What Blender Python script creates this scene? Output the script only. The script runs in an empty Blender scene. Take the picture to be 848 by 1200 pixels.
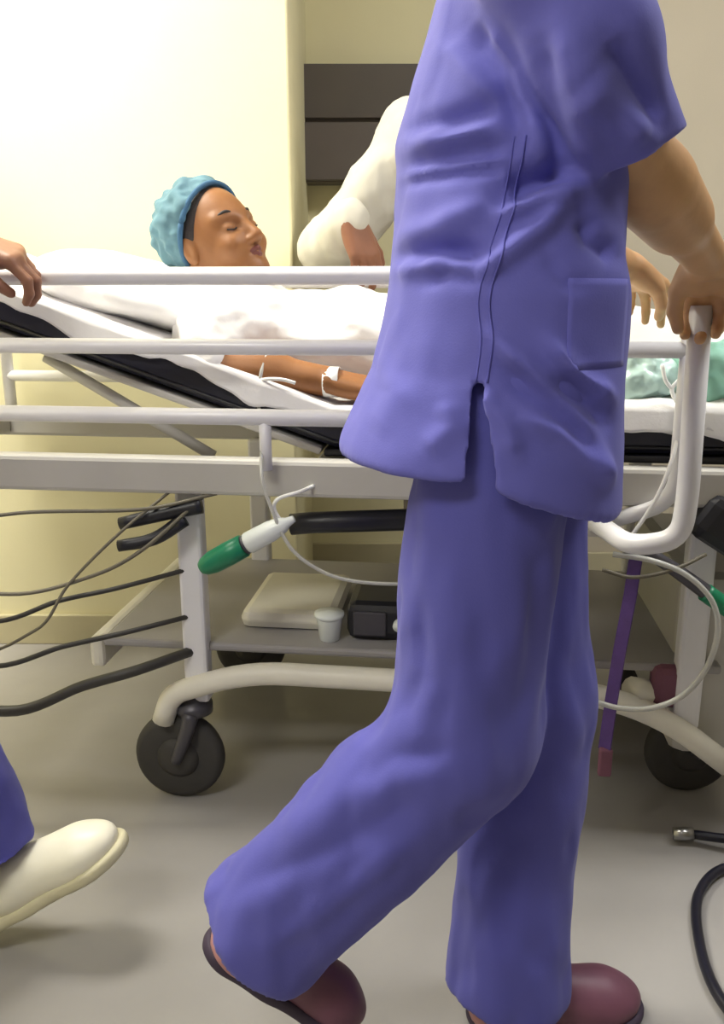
import bpy, bmesh, math, random
import numpy as np
from mathutils import Vector, Matrix, noise

C = bpy.context.scene.collection
sc = bpy.context.scene
PI = math.pi
random.seed(7)

# ------------------------------------------------------------------ camera
cam_d = bpy.data.cameras.new('camera')
cam = bpy.data.objects.new('camera', cam_d)
C.objects.link(cam)
cam.location = (0, 0, 1.0)
cam.rotation_euler = (math.radians(90 - 14.3), 0, 0)
cam_d.sensor_fit = 'VERTICAL'
cam_d.sensor_height = 36
cam_d.lens = 30.0
cam_d.clip_start = 0.02
sc.camera = cam

# ------------------------------------------------------------------ world, exposure
w = bpy.data.worlds.new('world')
sc.world = w
w.use_nodes = True
w.node_tree.nodes['Background'].inputs[0].default_value = (0.80, 0.84, 0.95, 1)
w.node_tree.nodes['Background'].inputs[1].default_value = 0.25
sc.view_settings.view_transform = 'Standard'
sc.view_settings.look = 'None'
sc.view_settings.gamma = 1
sc.view_settings.use_curve_mapping = False
sc.view_settings.exposure = 0.0


# ------------------------------------------------------------------ materials
def lin(c):
    return tuple(((v / 255) / 12.92 if v / 255 <= 0.04045 else ((v / 255 + 0.055) / 1.055) ** 2.4) for v in c)


def mat(name, rgb, rough=0.6, metal=0.0, var=0.06, scale=8.0, bump=0.0, bscale=60.0, sheen=0.0, sss=0.0,
        trans=0.0, alpha=1.0, emit=0.0, weave=False, stretch=(1, 1, 1)):
    m = bpy.data.materials.new(name)
    m.use_nodes = True
    nt = m.node_tree
    N, L = nt.nodes, nt.links
    b = N['Principled BSDF']
    col = lin(rgb)
    tc = N.new('ShaderNodeTexCoord')
    mp = N.new('ShaderNodeMapping')
    mp.inputs['Scale'].default_value = stretch
    L.new(tc.outputs['Object'], mp.inputs['Vector'])
    nz = N.new('ShaderNodeTexNoise')
    nz.inputs['Scale'].default_value = scale
    nz.inputs['Detail'].default_value = 5
    L.new(mp.outputs[0], nz.inputs['Vector'])
    rp = N.new('ShaderNodeValToRGB')
    rp.color_ramp.elements[0].position = 0.3
    rp.color_ramp.elements[1].position = 0.7
    rp.color_ramp.elements[0].color = tuple(c * (1 - var) for c in col) + (1,)
    rp.color_ramp.elements[1].color = tuple(min(1, c * (1 + var)) for c in col) + (1,)
    L.new(nz.outputs['Fac'], rp.inputs[0])
    L.new(rp.outputs[0], b.inputs['Base Color'])
    b.inputs['Roughness'].default_value = rough
    b.inputs['Metallic'].default_value = metal
    if sheen:
        b.inputs['Sheen Weight'].default_value = sheen
    if sss:
        b.inputs['Subsurface Weight'].default_value = sss
        b.inputs['Subsurface Radius'].default_value = (0.012, 0.005, 0.003)
    if trans:
        b.inputs['Transmission Weight'].default_value = trans
    if alpha < 1:
        b.inputs['Alpha'].default_value = alpha
    if emit:
        b.inputs['Emission Color'].default_value = col + (1,)
        b.inputs['Emission Strength'].default_value = emit
    if bump:
        bn = N.new('ShaderNodeBump')
        bn.inputs['Strength'].default_value = bump
        bn.inputs['Distance'].default_value = 0.002
        if weave:
            w1 = N.new('ShaderNodeTexWave')
            w1.bands_direction = 'DIAGONAL'
            w1.inputs['Scale'].default_value = bscale
            w1.inputs['Distortion'].default_value = 1.5
            L.new(tc.outputs['Object'], w1.inputs['Vector'])
            L.new(w1.outputs['Fac'], bn.inputs['Height'])
        else:
            n2 = N.new('ShaderNodeTexNoise')
            n2.inputs['Scale'].default_value = bscale
            n2.inputs['Detail'].default_value = 4
            L.new(mp.outputs[0], n2.inputs['Vector'])
            L.new(n2.outputs['Fac'], bn.inputs['Height'])
        L.new(bn.outputs[0], b.inputs['Normal'])
    return m


M = {
    'scrub': mat('blue_scrub_cotton', (98, 98, 188), 0.85, var=0.05, scale=5, bump=0.12, bscale=500, sheen=0.1),
    'scrub_trouser': mat('blue_trouser_cotton', (84, 84, 170), 0.85, var=0.05, scale=5, bump=0.12, bscale=500, sheen=0.1),
    'stitch': mat('scrub_stitching', (90, 90, 178), 0.9),
    'skin_tan': mat('tan_skin', (203, 158, 112), 0.5, var=0.08, scale=25, bump=0.12, bscale=180, sss=0.12),
    'skin_brown': mat('brown_skin', (138, 92, 68), 0.5, var=0.1, scale=22, bump=0.12, bscale=180, sss=0.1),
    'skin_amber': mat('amber_brown_skin', (148, 98, 56), 0.5, var=0.1, scale=22, bump=0.12, bscale=180, sss=0.1),
    'skin_deep': mat('deep_brown_skin', (150, 104, 78), 0.5, var=0.1, scale=22, bump=0.12, bscale=180, sss=0.1),
    'hair': mat('dark_hair', (40, 32, 32), 0.55, var=0.3, scale=60, bump=0.6, bscale=220, stretch=(1, 1, 6)),
    'lip': mat('lip_skin', (118, 66, 58), 0.45),
    'cap': mat('teal_cap_fabric', (94, 132, 146), 0.8, var=0.12, scale=18, bump=0.5, bscale=90),
    'cap_band': mat('dark_blue_elastic', (62, 104, 138), 0.8, var=0.1, scale=30, bump=0.4, bscale=200),
    'white_cloth': mat('white_cotton', (240, 238, 236), 0.9, var=0.02, scale=6, bump=0.25, bscale=120),
    'sheet': mat('white_sheet', (226, 224, 224), 0.9, var=0.03, scale=6, bump=0.25, bscale=90),
    'coat': mat('white_coat_cotton', (200, 196, 184), 0.9, var=0.03, scale=6, bump=0.2, bscale=120),
    'dark_cloth': mat('dark_trouser_cloth', (88, 80, 70), 0.9, var=0.1),
    'white_paint': mat('white_powder_coat', (236, 235, 238), 0.32, var=0.02, scale=12, bump=0.03),
    'grey_paint': mat('pale_grey_powder_coat', (196, 193, 186), 0.4, var=0.04, scale=9, bump=0.04),
    'tray': mat('grey_tray_plastic', (158, 155, 154), 0.45, var=0.06, scale=7, bump=0.06),
    'cream_plastic': mat('off_white_plastic', (236, 232, 218), 0.45, var=0.04, scale=9, bump=0.05),
    'black_vinyl': mat('black_vinyl', (24, 24, 40), 0.45, var=0.15, scale=14, bump=0.15, bscale=150),
    'black_plastic': mat('black_plastic', (34, 34, 40), 0.4, var=0.15, scale=18, bump=0.08),
    'rubber': mat('dark_rubber', (62, 60, 58), 0.7, var=0.12, scale=20, bump=0.1),
    'steel': mat('brushed_steel', (176, 176, 176), 0.3, metal=1.0, var=0.08, scale=30),
    'dark_metal': mat('dark_grey_metal', (84, 82, 88), 0.4, metal=0.4, var=0.1, scale=20),
    'green': mat('green_plastic', (28, 128, 90), 0.35, var=0.1, scale=20, bump=0.04),
    'clear_white': mat('milky_clear_plastic', (232, 238, 236), 0.25, var=0.04, scale=20),
    'tube': mat('clear_tubing', (226, 226, 220), 0.2, var=0.04, trans=0.35),
    'cable_grey': mat('grey_cable_jacket', (110, 104, 88), 0.5, var=0.1),
    'cable_dark': mat('dark_cable_jacket', (58, 56, 52), 0.5, var=0.1),
    'hose': mat('black_hose_rubber', (24, 24, 38), 0.35, var=0.2, scale=30),
    'purple': mat('purple_webbing', (88, 62, 128), 0.8, var=0.1, scale=40, bump=0.4, bscale=300),
    'strap_end': mat('maroon_strap_end', (124, 78, 96), 0.7),
    'mint': mat('mint_wrap', (150, 206, 188), 0.55, var=0.1, scale=14, bump=0.5, bscale=70),
    'teal_pack': mat('pale_teal_film', (196, 226, 218), 0.25, var=0.1, scale=20, bump=0.5, bscale=60),
    'shoe_maroon': mat('maroon_shoe', (112, 70, 88), 0.5, var=0.12, scale=16, bump=0.15),
    'shoe_pink': mat('dusty_pink_trim', (170, 122, 122), 0.55, var=0.08),
    'shoe_white': mat('white_clog_leather', (240, 236, 218), 0.4, var=0.03, scale=14, bump=0.1),
    'sole': mat('cream_sole', (206, 200, 170), 0.6, var=0.06, scale=20, bump=0.1),
    'sole_dark': mat('dark_sole', (58, 46, 66), 0.7, var=0.1),
    'board': mat('dark_taupe_laminate', (92, 85, 80), 0.55, var=0.06, scale=5, bump=0.05),
    'board_lower': mat('taupe_laminate', (104, 96, 92), 0.55, var=0.06, scale=5, bump=0.05),
    'wall': mat('cream_wall_paint', (236, 229, 190), 0.75, var=0.03, scale=3, bump=0.1, bscale=160),
    'wall_grey': mat('greige_wall_paint', (200, 190, 170), 0.75, var=0.03, scale=3, bump=0.1, bscale=160),
    'ceiling': mat('ceiling_paint', (236, 234, 226), 0.85, var=0.02),
    'floor': mat('grey_vinyl_floor', (158, 155, 153), 0.22, var=0.07, scale=4, bump=0.05, bscale=30),
    'wall_dim': mat('low_bounce_wall_paint', (150, 144, 134), 0.8, var=0.03, scale=3),  # for walls out of view, darkened to cut bounced fill and raise contrast
    'skirting': mat('cream_skirting_vinyl', (196, 188, 156), 0.5, var=0.05),
    'diffuser': mat('lamp_diffuser', (255, 252, 240), 0.5, emit=6.0),
    'tape': mat('white_tape', (250, 250, 246), 0.6),
}


# ------------------------------------------------------------------ object helpers
def tag(o, label=None, cat=None, group=None, kind=None):
    if label: o['label'] = label
    if cat: o['category'] = cat
    if group: o['group'] = group
    if kind: o['kind'] = kind
    return o


def empty(name, loc=(0, 0, 0), rz=0.0, parent=None):
    o = bpy.data.objects.new(name, None)
    o.empty_display_size = 0.1
    C.objects.link(o)
    o.location = loc
    o.rotation_euler = (0, 0, rz)
    if parent: o.parent = parent
    return o


def link(name, me, material, parent=None, smooth=True, loc=None, rz=None):
    o = bpy.data.objects.new(name, me)
    C.objects.link(o)
    if material is not None:
        me.materials.append(material)
    if smooth:
        me.shade_smooth()
    if parent: o.parent = parent
    if loc is not None: o.location = loc
    if rz is not None: o.rotation_euler = (0, 0, rz)
    return o


def from_arrays(name, v, q):
    me = bpy.data.meshes.new(name)
    me.from_pydata([tuple(p) for p in v], [], [tuple(f) for f in q])
    me.update()
    return me


def bm_obj(name, bm, material, parent=None, smooth=False, loc=None, rz=None):
    me = bpy.data.meshes.new(name)
    bmesh.ops.recalc_face_normals(bm, faces=bm.faces[:])
    bm.to_mesh(me)
    bm.free()
    return link(name, me, material, parent, smooth, loc, rz)


def add_box(bm, lo, hi, bev=0.004, seg=2, rot=None, about=None):
    lo, hi = Vector(lo), Vector(hi)
    c, s = (lo + hi) / 2, hi - lo
    mtx = Matrix.Translation(c) @ Matrix.Diagonal((s.x, s.y, s.z, 1))
    r = bmesh.ops.create_cube(bm, size=1, matrix=mtx)
    vs = r['verts']
    if bev:
        es = list({e for v in vs for e in v.link_edges})
        rb = bmesh.ops.bevel(bm, geom=es, offset=min(bev, min(s) * 0.45), segments=seg, profile=0.5, affect='EDGES')
        vs = list({v for f in rb['faces'] for v in f.verts} | {v for v in vs if v.is_valid})
    if rot is not None:
        bmesh.ops.rotate(bm, verts=vs, cent=Vector(about) if about else c, matrix=rot)
    return vs


def box(name, lo, hi, material, parent=None, bev=0.004, rot=None, about=None):
    bm = bmesh.new()
    add_box(bm, lo, hi, bev, rot=rot, about=about)
    return bm_obj(name, bm, material, parent, smooth=False)


def smooth_path(pts, n=10):
    P = [np.array(p, float) for p in pts]
    if len(P) < 3:
        return P
    Q = [2 * P[0] - P[1]] + P + [2 * P[-1] - P[-2]]
    out = []
    for i in range(1, len(Q) - 2):
        for k in range(n):
            t = k / n
            a, b, c, d = Q[i - 1], Q[i], Q[i + 1], Q[i + 2]
            out.append(0.5 * (2 * b + (c - a) * t + (2 * a - 5 * b + 4 * c - d) * t * t + (3 * b - a - 3 * c + d) * t ** 3))
    out.append(P[-1])
    return out


def add_tube(bm, pts, r, seg=12, smooth=0, cap=True):
    P = smooth_path(pts, smooth) if smooth else [np.array(p, float) for p in pts]
    n = len(P)
    R = r if callable(r) else (lambda t: r)
    T = []
    for i in range(n):
        d = P[min(i + 1, n - 1)] - P[max(i - 1, 0)]
        T.append(Vector(d).normalized())
    up = Vector((0, 0, 1)) if abs(T[0].z) < 0.9 else Vector((1, 0, 0))
    u = T[0].cross(up).normalized()
    rings = []
    for i in range(n):
        if i:
            u = (u - T[i] * u.dot(T[i])).normalized()
        v = T[i].cross(u)
        rr = R(i / max(1, n - 1))
        rings.append([bm.verts.new(Vector(P[i]) + (u * math.cos(2 * PI * k / seg) + v * math.sin(2 * PI * k / seg)) * rr)
                      for k in range(seg)])
    for a, b in zip(rings, rings[1:]):
        for k in range(seg):
            bm.faces.new((a[k], a[(k + 1) % seg], b[(k + 1) % seg], b[k]))
    if cap:
        bm.faces.new(rings[0][::-1])
        bm.faces.new(rings[-1])


def tube(name, pts, r, material, parent=None, seg=12, smooth=0):
    bm = bmesh.new()
    add_tube(bm, pts, r, seg, smooth)
    return bm_obj(name, bm, material, parent, smooth=True)


def fillet(pts, rad, n=6):
    """polyline with rounded corners (list of 3-tuples)"""
    P = [Vector(p) for p in pts]
    out = [P[0]]
    for i in range(1, len(P) - 1):
        a, b, c = P[i - 1], P[i], P[i + 1]
        d1, d2 = (a - b).normalized(), (c - b).normalized()
        r = min(rad, (a - b).length * 0.49, (c - b).length * 0.49)
        s, e = b + d1 * r, b + d2 * r
        for k in range(n + 1):
            t = k / n
            out.append(s * (1 - t) ** 2 + b * 2 * t * (1 - t) + e * t * t)
    out.append(P[-1])
    return [tuple(p) for p in out]


def lathe(bm, prof, axis_pt, axis='y', seg=28):
    """profile [(radius, along)] turned about an axis through axis_pt"""
    ax = Vector(axis_pt)
    rings = []
    for r, h in prof:
        ring = []
        for k in range(seg):
            a = 2 * PI * k / seg
            if axis == 'y':
                p = Vector((r * math.cos(a), h, r * math.sin(a)))
            elif axis == 'z':
                p = Vector((r * math.cos(a), r * math.sin(a), h))
            else:
                p = Vector((h, r * math.cos(a), r * math.sin(a)))
            ring.append(bm.verts.new(ax + p))
        rings.append(ring)
    for a, b in zip(rings, rings[1:]):
        for k in range(seg):
            bm.faces.new((a[k], a[(k + 1) % seg], b[(k + 1) % seg], b[k]))
    bm.faces.new(rings[0][::-1])
    bm.faces.new(rings[-1])


# ------------------------------------------------------------------ implicit surfaces for bodies and clothes
V = lambda *a: np.array(a, float)


def nrm(v):
    v = np.array(v, float)
    return v / np.linalg.norm(v)


def cap(a, b, ra, rb=None, k=0.02, op='u'):
    return dict(t='cap', a=V(*a), b=V(*b), ra=ra, rb=ra if rb is None else rb, k=k, op=op)


def ell(c, r, ax=None, k=0.02, op='u'):
    return dict(t='ell', c=V(*c), r=V(*r), ax=np.eye(3) if ax is None else np.array(ax, float), k=k, op=op)


def grp(prims, k=0.003, op='u'):
    return dict(t='grp', p=prims, k=k, op=op)


def fn(f, lo, hi, k=0.02, op='u'):
    return dict(t='fn', f=f, lo=V(*lo), hi=V(*hi), k=k, op=op)


def half(p, n, k=0.004):
    """keep the side the normal points away from"""
    return dict(t='half', p0=V(*p), n=nrm(n), k=k, op='i')


def bbox(p):
    if p['t'] == 'cap':
        return (np.minimum(p['a'] - p['ra'], p['b'] - p['rb']), np.maximum(p['a'] + p['ra'], p['b'] + p['rb']))
    if p['t'] == 'ell':
        m = p['r'].max()
        return p['c'] - m, p['c'] + m
    if p['t'] == 'fn':
        return p['lo'], p['hi']
    if p['t'] == 'grp':
        bs = [bbox(q) for q in p['p'] if q['op'] == 'u']
        return np.min([b[0] for b in bs], 0), np.max([b[1] for b in bs], 0)
    return None


def smin(a, b, k):
    h = np.maximum(k - np.abs(a - b), 0) / k
    return np.minimum(a, b) - h * h * k * 0.25


def dist(p, x, y, z):
    if p['t'] == 'cap':
        a, b = p['a'], p['b']
        ba = b - a
        L2 = max(float(ba @ ba), 1e-12)
        px, py, pz = x - a[0], y - a[1], z - a[2]
        t = np.clip((px * ba[0] + py * ba[1] + pz * ba[2]) / L2, 0, 1)
        return np.sqrt((px - t * ba[0]) ** 2 + (py - t * ba[1]) ** 2 + (pz - t * ba[2]) ** 2) - (p['ra'] + (p['rb'] - p['ra']) * t)
    if p['t'] == 'ell':
        c, r, ax = p['c'], p['r'], p['ax']
        px, py, pz = x - c[0], y - c[1], z - c[2]
        k0 = 0
        k1 = 0
        for i in range(3):
            q = px * ax[i][0] + py * ax[i][1] + pz * ax[i][2]
            k0 = k0 + (q / r[i]) ** 2
            k1 = k1 + (q / r[i] ** 2) ** 2
        k0 = np.sqrt(k0)
        k1 = np.sqrt(k1)
        return k0 * (k0 - 1) / np.maximum(k1, 1e-9)
    if p['t'] == 'fn':
        return p['f'](x, y, z)
    if p['t'] == 'half':
        return (x - p['p0'][0]) * p['n'][0] + (y - p['p0'][1]) * p['n'][1] + (z - p['p0'][2]) * p['n'][2]


def evaluate(prims, xs, ys, zs, h):
    d = np.full((len(xs), len(ys), len(zs)), 0.5, np.float32)
    for p in prims:
        k = max(p['k'], 1e-5)
        if p['t'] == 'half':
            q = dist(p, xs[:, None, None], ys[None, :, None], zs[None, None, :])
            d = -smin(-d, -q, k)
            continue
        lo, hi = bbox(p)
        m = k + 3 * h
        i0, i1 = np.searchsorted(xs, lo[0] - m), np.searchsorted(xs, hi[0] + m)
        j0, j1 = np.searchsorted(ys, lo[1] - m), np.searchsorted(ys, hi[1] + m)
        k0, k1 = np.searchsorted(zs, lo[2] - m), np.searchsorted(zs, hi[2] + m)
        if i1 <= i0 or j1 <= j0 or k1 <= k0:
            continue
        x, y, z = xs[i0:i1], ys[j0:j1], zs[k0:k1]
        if p['t'] == 'grp':
            q = evaluate(p['p'], x, y, z, h)
        else:
            q = dist(p, x[:, None, None], y[None, :, None], z[None, None, :])
        s = d[i0:i1, j0:j1, k0:k1]
        if p['op'] == 'u':
            d[i0:i1, j0:j1, k0:k1] = smin(s, q, k)
        elif p['op'] == 'cut':
            d[i0:i1, j0:j1, k0:k1] = -smin(-s, -q, k)
        elif p['op'] == 's':
            d[i0:i1, j0:j1, k0:k1] = -smin(-s, q, k)
    return d


def surface(prims, h, lo=None, hi=None):
    """surface nets; returns vertices, quads"""
    if lo is None:
        bs = [bbox(p) for p in prims if p['op'] == 'u']
        lo = np.min([b[0] for b in bs], 0) - 3 * h
        hi = np.max([b[1] for b in bs], 0) + 3 * h
    lo, hi = np.array(lo, float), np.array(hi, float)
    xs, ys, zs = [np.arange(lo[i], hi[i] + h, h).astype(np.float32) for i in range(3)]
    d = evaluate(prims, xs, ys, zs, h)
    d[0], d[-1], d[:, 0], d[:, -1], d[:, :, 0], d[:, :, -1] = [np.maximum(a, h * 0.5) for a in
                                                              (d[0], d[-1], d[:, 0], d[:, -1], d[:, :, 0], d[:, :, -1])]
    s = d < 0
    c8 = [s[a:s.shape[0] - 1 + a, b:s.shape[1] - 1 + b, c:s.shape[2] - 1 + c] for a in (0, 1) for b in (0, 1) for c in (0, 1)]
    tot = sum(c.astype(np.int8) for c in c8)
    ijk = np.argwhere((tot > 0) & (tot < 8))
    idx = np.full(tot.shape, -1, np.int32)
    idx[tuple(ijk.T)] = np.arange(len(ijk))
    cs = np.array([(a, b, c) for a in (0, 1) for b in (0, 1) for c in (0, 1)])
    val = np.stack([d[ijk[:, 0] + a, ijk[:, 1] + b, ijk[:, 2] + c] for a, b, c in cs], 1)
    acc = np.zeros((len(ijk), 3))
    cnt = np.zeros(len(ijk))
    for p in range(8):
        for q in range(p + 1, 8):
            if np.abs(cs[p] - cs[q]).sum() != 1:
                continue
            va, vb = val[:, p], val[:, q]
            mk = (va < 0) != (vb < 0)
            t = np.where(mk, va / np.where(mk, va - vb, 1), 0)
            acc += np.where(mk[:, None], cs[p] + t[:, None] * (cs[q] - cs[p]), 0)
            cnt += mk
    v = lo + h * (ijk + acc / cnt[:, None])
    quads = []
    for ax in range(3):
        o1, o2 = (ax + 1) % 3, (ax + 2) % 3
        a = np.take(s, range(s.shape[ax] - 1), ax)
        b = np.take(s, range(1, s.shape[ax]), ax)
        e = np.argwhere(a != b)
        e = e[(e[:, o1] > 0) & (e[:, o2] > 0) & (e[:, o1] < s.shape[o1] - 1) & (e[:, o2] < s.shape[o2] - 1)]
        ins = s[tuple(e.T)]
        u1, u2 = np.eye(3, dtype=int)[o1], np.eye(3, dtype=int)[o2]
        g = lambda off: idx[tuple((e - off).T)]
        q = np.stack([g(u1 + u2), g(u2), g(0 * u1), g(u1)], 1)
        q[~ins] = q[~ins][:, ::-1]
        quads.append(q)
    return v, np.concatenate(quads)


def normals(v, q):
    n = np.zeros_like(v)
    f = np.cross(v[q[:, 2]] - v[q[:, 0]], v[q[:, 3]] - v[q[:, 1]])
    for i in range(4):
        np.add.at(n, q[:, i], f)
    return n / np.maximum(np.linalg.norm(n, axis=1, keepdims=True), 1e-12)


def relax(v, q, it=1, lam=0.5):
    for _ in range(it):
        acc = np.zeros_like(v)
        cnt = np.zeros(len(v))
        for i in range(4):
            for j in (1, 3):
                np.add.at(acc, q[:, i], v[q[:, (i + j) % 4]])
                np.add.at(cnt, q[:, i], 1)
        v = v + lam * (acc / cnt[:, None] - v)
    return v


def seg_dist(px, pz, pts):
    """distance to a 2-D polyline and the position along it (0..1)"""
    best = np.full(len(px), 9.0)
    pos = np.zeros(len(px))
    L = [math.dist(a, b) for a, b in zip(pts, pts[1:])]
    tot, run = sum(L), 0
    for (a, b), l in zip(zip(pts, pts[1:]), L):
        dx, dz = b[0] - a[0], b[1] - a[1]
        t = np.clip(((px - a[0]) * dx + (pz - a[1]) * dz) / (l * l), 0, 1)
        d = np.hypot(px - a[0] - t * dx, pz - a[1] - t * dz)
        m = d < best
        best = np.where(m, d, best)
        pos = np.where(m, (run + t * l) / tot, pos)
        run += l
    return best, pos


def fold(v, q, ridges, view=(0, -1, 0)):
    """raise cloth folds on the side of a garment that faces `view`"""
    n = normals(v, q)
    side = np.clip((n @ V(*view)) * 1.6 - 0.1, 0, 1)
    h = np.zeros(len(v))
    for pts, amp, wd in ridges:
        d, t = seg_dist(v[:, 0], v[:, 2], pts)
        taper = np.clip(np.minimum(t, 1 - t) * 4 + 0.35, 0, 1)
        h += amp * taper * np.exp(-(d / wd) ** 2 / 2 * 1.2)
    return v + n * (h * side)[:, None]


def crumple(v, q, amp, scale, stretch=(1, 1, 1), seed=0.0, oct_=2, mask=None):
    n = normals(v, q)
    st = V(*stretch) * scale
    h = np.array([noise.fractal(Vector(p * st + seed), 1.0, 2.0, oct_, noise_basis='PERLIN_ORIGINAL') for p in v])
    h = np.sign(h) * np.abs(h) ** 0.8
    if mask is not None:
        h = h * mask(v)
    return v + n * (h * amp)[:, None]


def sdf_obj(name, prims, h, material, parent=None, lo=None, hi=None, post=None, it=1, loc=None, rz=None):
    v, q = surface(prims, h, lo, hi)
    v = relax(v, q, it)
    if post: v = post(v, q)
    return link(name, from_arrays(name, v, q), material, parent, True, loc, rz)


def sdf_multi(name, pieces, material, loc=None, rz=None):
    """several grids of different fineness in one mesh"""
    vs, qs, n = [], [], 0
    for prims, h, lo, hi in pieces:
        v, q = surface(prims, h, lo, hi)
        v = relax(v, q, 1)
        vs.append(v)
        qs.append(q + n)
        n += len(v)
    return link(name, from_arrays(name, np.concatenate(vs), np.concatenate(qs)), material, None, True, loc, rz)


def head_prims(c, f, u):
    f, u = nrm(f), V(*u)
    u = nrm(u - f * (u @ f))
    r = np.cross(f, u)
    ax = [f, r, u]
    P = lambda a, b, s=0.0: V(*c) + a * f + b * u + s * r
    L = [ell(P(-.012, .028), (.098, .077, .088), ax, .02),
         ell(P(.028, -.035), (.064, .060, .078), ax, .04),
         ell(P(.056, -.090), (.032, .034, .024), ax, .03),
         cap(P(.02, -.082, .045), P(.062, -.092, .0), .016, .014, .03),
         cap(P(.02, -.082, -.045), P(.062, -.092, .0), .016, .014, .03),
         cap(P(.076, .020, .012), P(.062, .022, .046), .011, .010, .015),
         cap(P(.076, .020, -.012), P(.062, .022, -.046), .011, .010, .015)]
    for s in (-1, 1):
        L += [dict(ell(P(.094, 0, s * .033), (.020, .018, .012), ax, .012), op='s'),
              ell(P(.072, 0, s * .033), (.0135, .0155, .0105), ax, .004),
              ell(P(.066, -.034, s * .036), (.022, .022, .020), ax, .02),
              ell(P(-.008, -.006, s * .076), (.018, .009, .031), ax, .006),
              dict(ell(P(-.004, -.004, s * .087), (.010, .006, .020), ax, .004), op='s'),
              ell(P(.094, -.036, s * .012), (.011, .008, .008), ax, .006)]
    L += [cap(P(.084, .010), P(.107, -.030), .008, .0115, .012),
          cap(P(.083, -.055, .018), P(.092, -.054), .0045, .006, .006),
          cap(P(.083, -.055, -.018), P(.092, -.054), .0045, .006, .006),
          cap(P(.081, -.064, .016), P(.089, -.066), .005, .007, .006),
          cap(P(.081, -.064, -.016), P(.089, -.066), .005, .007, .006),
          dict(cap(P(.09, -.0597, .02), P(.09, -.0597, -.02), .0028, .0028, .004), op='s'),
          cap(P(-.028, -.055), P(-.045, -.15), .056, .058, .03)]
    return L, P, ax


def hand_prims(W, D, N, right=True, curls=None, splay=(.10, .03, -.04, -.12), thumb=None, s=1.0, scale_r=1.0):
    """palm from wrist W along D; N points out of the palm"""
    D = nrm(D)
    N = V(*N)
    N = nrm(N - D * (N @ D))
    T = np.cross(D, N) if right else np.cross(N, D)
    W = V(*W)
    Pt = lambda d, t, n: W + s * (d * D + t * T + n * N)
    off = (.029, .010, -.010, -.028)
    kn = (.090, .094, .089, .080)
    ln = (.072, .080, .074, .058)
    rad = (.0090, .0093, .0088, .0078)
    curls = curls or [(25, 30, 20)] * 4
    out = []
    palm = []
    for i in range(4):
        palm.append(cap(Pt(.004, off[i] * .62, .0), Pt(kn[i] - .006, off[i], -.001), .0150 * s, .0120 * s, .016))
    palm.append(ell(Pt(.042, .018, .010), (.034 * s, .022 * s, .014 * s), [D, T, N], .014))
    palm.append(ell(Pt(.045, -.018, .008), (.034 * s, .015 * s, .012 * s), [D, T, N], .014))
    tp = thumb or [(.018, .022, .006), (.050, .044, .016), (.080, .056, .022), (.104, .058, .026)]
    tp = [Pt(*p) for p in tp]
    palm += [cap(tp[0], tp[1], .0145 * s, .0125 * s, .016), cap(tp[1], tp[2], .0120 * s, .0105 * s, .004),
             cap(tp[2], tp[3], .0108 * s, .0085 * s, .004)]
    out.append(grp(palm, .012))
    for i in range(4):
        p = Pt(kn[i] - .008, off[i], -.001)
        Di = nrm(D + T * splay[i])
        a = 0
        ch = []
        r0 = rad[i] * s * scale_r
        for j, (frac, da) in enumerate(zip((.46, .30, .24), curls[i])):
            a += math.radians(da)
            dd = Di * math.cos(a) + N * math.sin(a)
            qn = p + dd * (ln[i] * frac + (.008 if j == 0 else 0)) * s
            ch.append(cap(p, qn, r0 * (1.08, .98, .92)[j], r0 * (.98, .92, .78)[j], .003))
            p = qn
        out.append(grp(ch, .006))
    return out


def leg_prims(hip, knee, ankle, rh=.085, rk=.055, ra=.036):
    return [cap(hip, knee, rh, rk, .03), cap(knee, ankle, rk, ra, .03),
            ell(V(*knee) * .68 + V(*ankle) * .32, (.046, .046, .07), None, .03)]


def foot_prims(ankle, toe):
    a, t = V(*ankle), V(*toe)
    return [cap(a, a * .75 + t * .25 - V(0, 0, .01), .036, .032, .03), cap(a * .8 + t * .2 - V(0, 0, .02), a * .12 + t * .88, .032, .026, .03)]


def profile_fn(rows, yaw, e=2.4, inset=0.0):
    """vertical body profile: rows (z, cx, cy, half depth, half width)"""
    A = np.array(rows, float)
    c, s = math.cos(yaw), math.sin(yaw)

    def f(x, y, z):
        zz = np.asarray(z).ravel()
        g = [np.interp(zz, A[:, 0], A[:, i])[None, None, :] for i in range(1, 5)]
        px, py = x - g[0], y - g[1]
        a, b = g[2] - inset, g[3] - inset
        q = (np.abs((px * c + py * s) / a) ** e + np.abs((-px * s + py * c) / b) ** e) ** (1 / e)
        dz = np.maximum(A[0, 0] - zz, zz - A[-1, 0])[None, None, :]
        return np.maximum((q - 1) * np.minimum(a, b), dz)
    lo = (A[:, 1].min() - .35, A[:, 2].min() - .35, A[0, 0])
    hi = (A[:, 1].max() + .35, A[:, 2].max() + .35, A[-1, 0])
    return f, lo, hi


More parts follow.
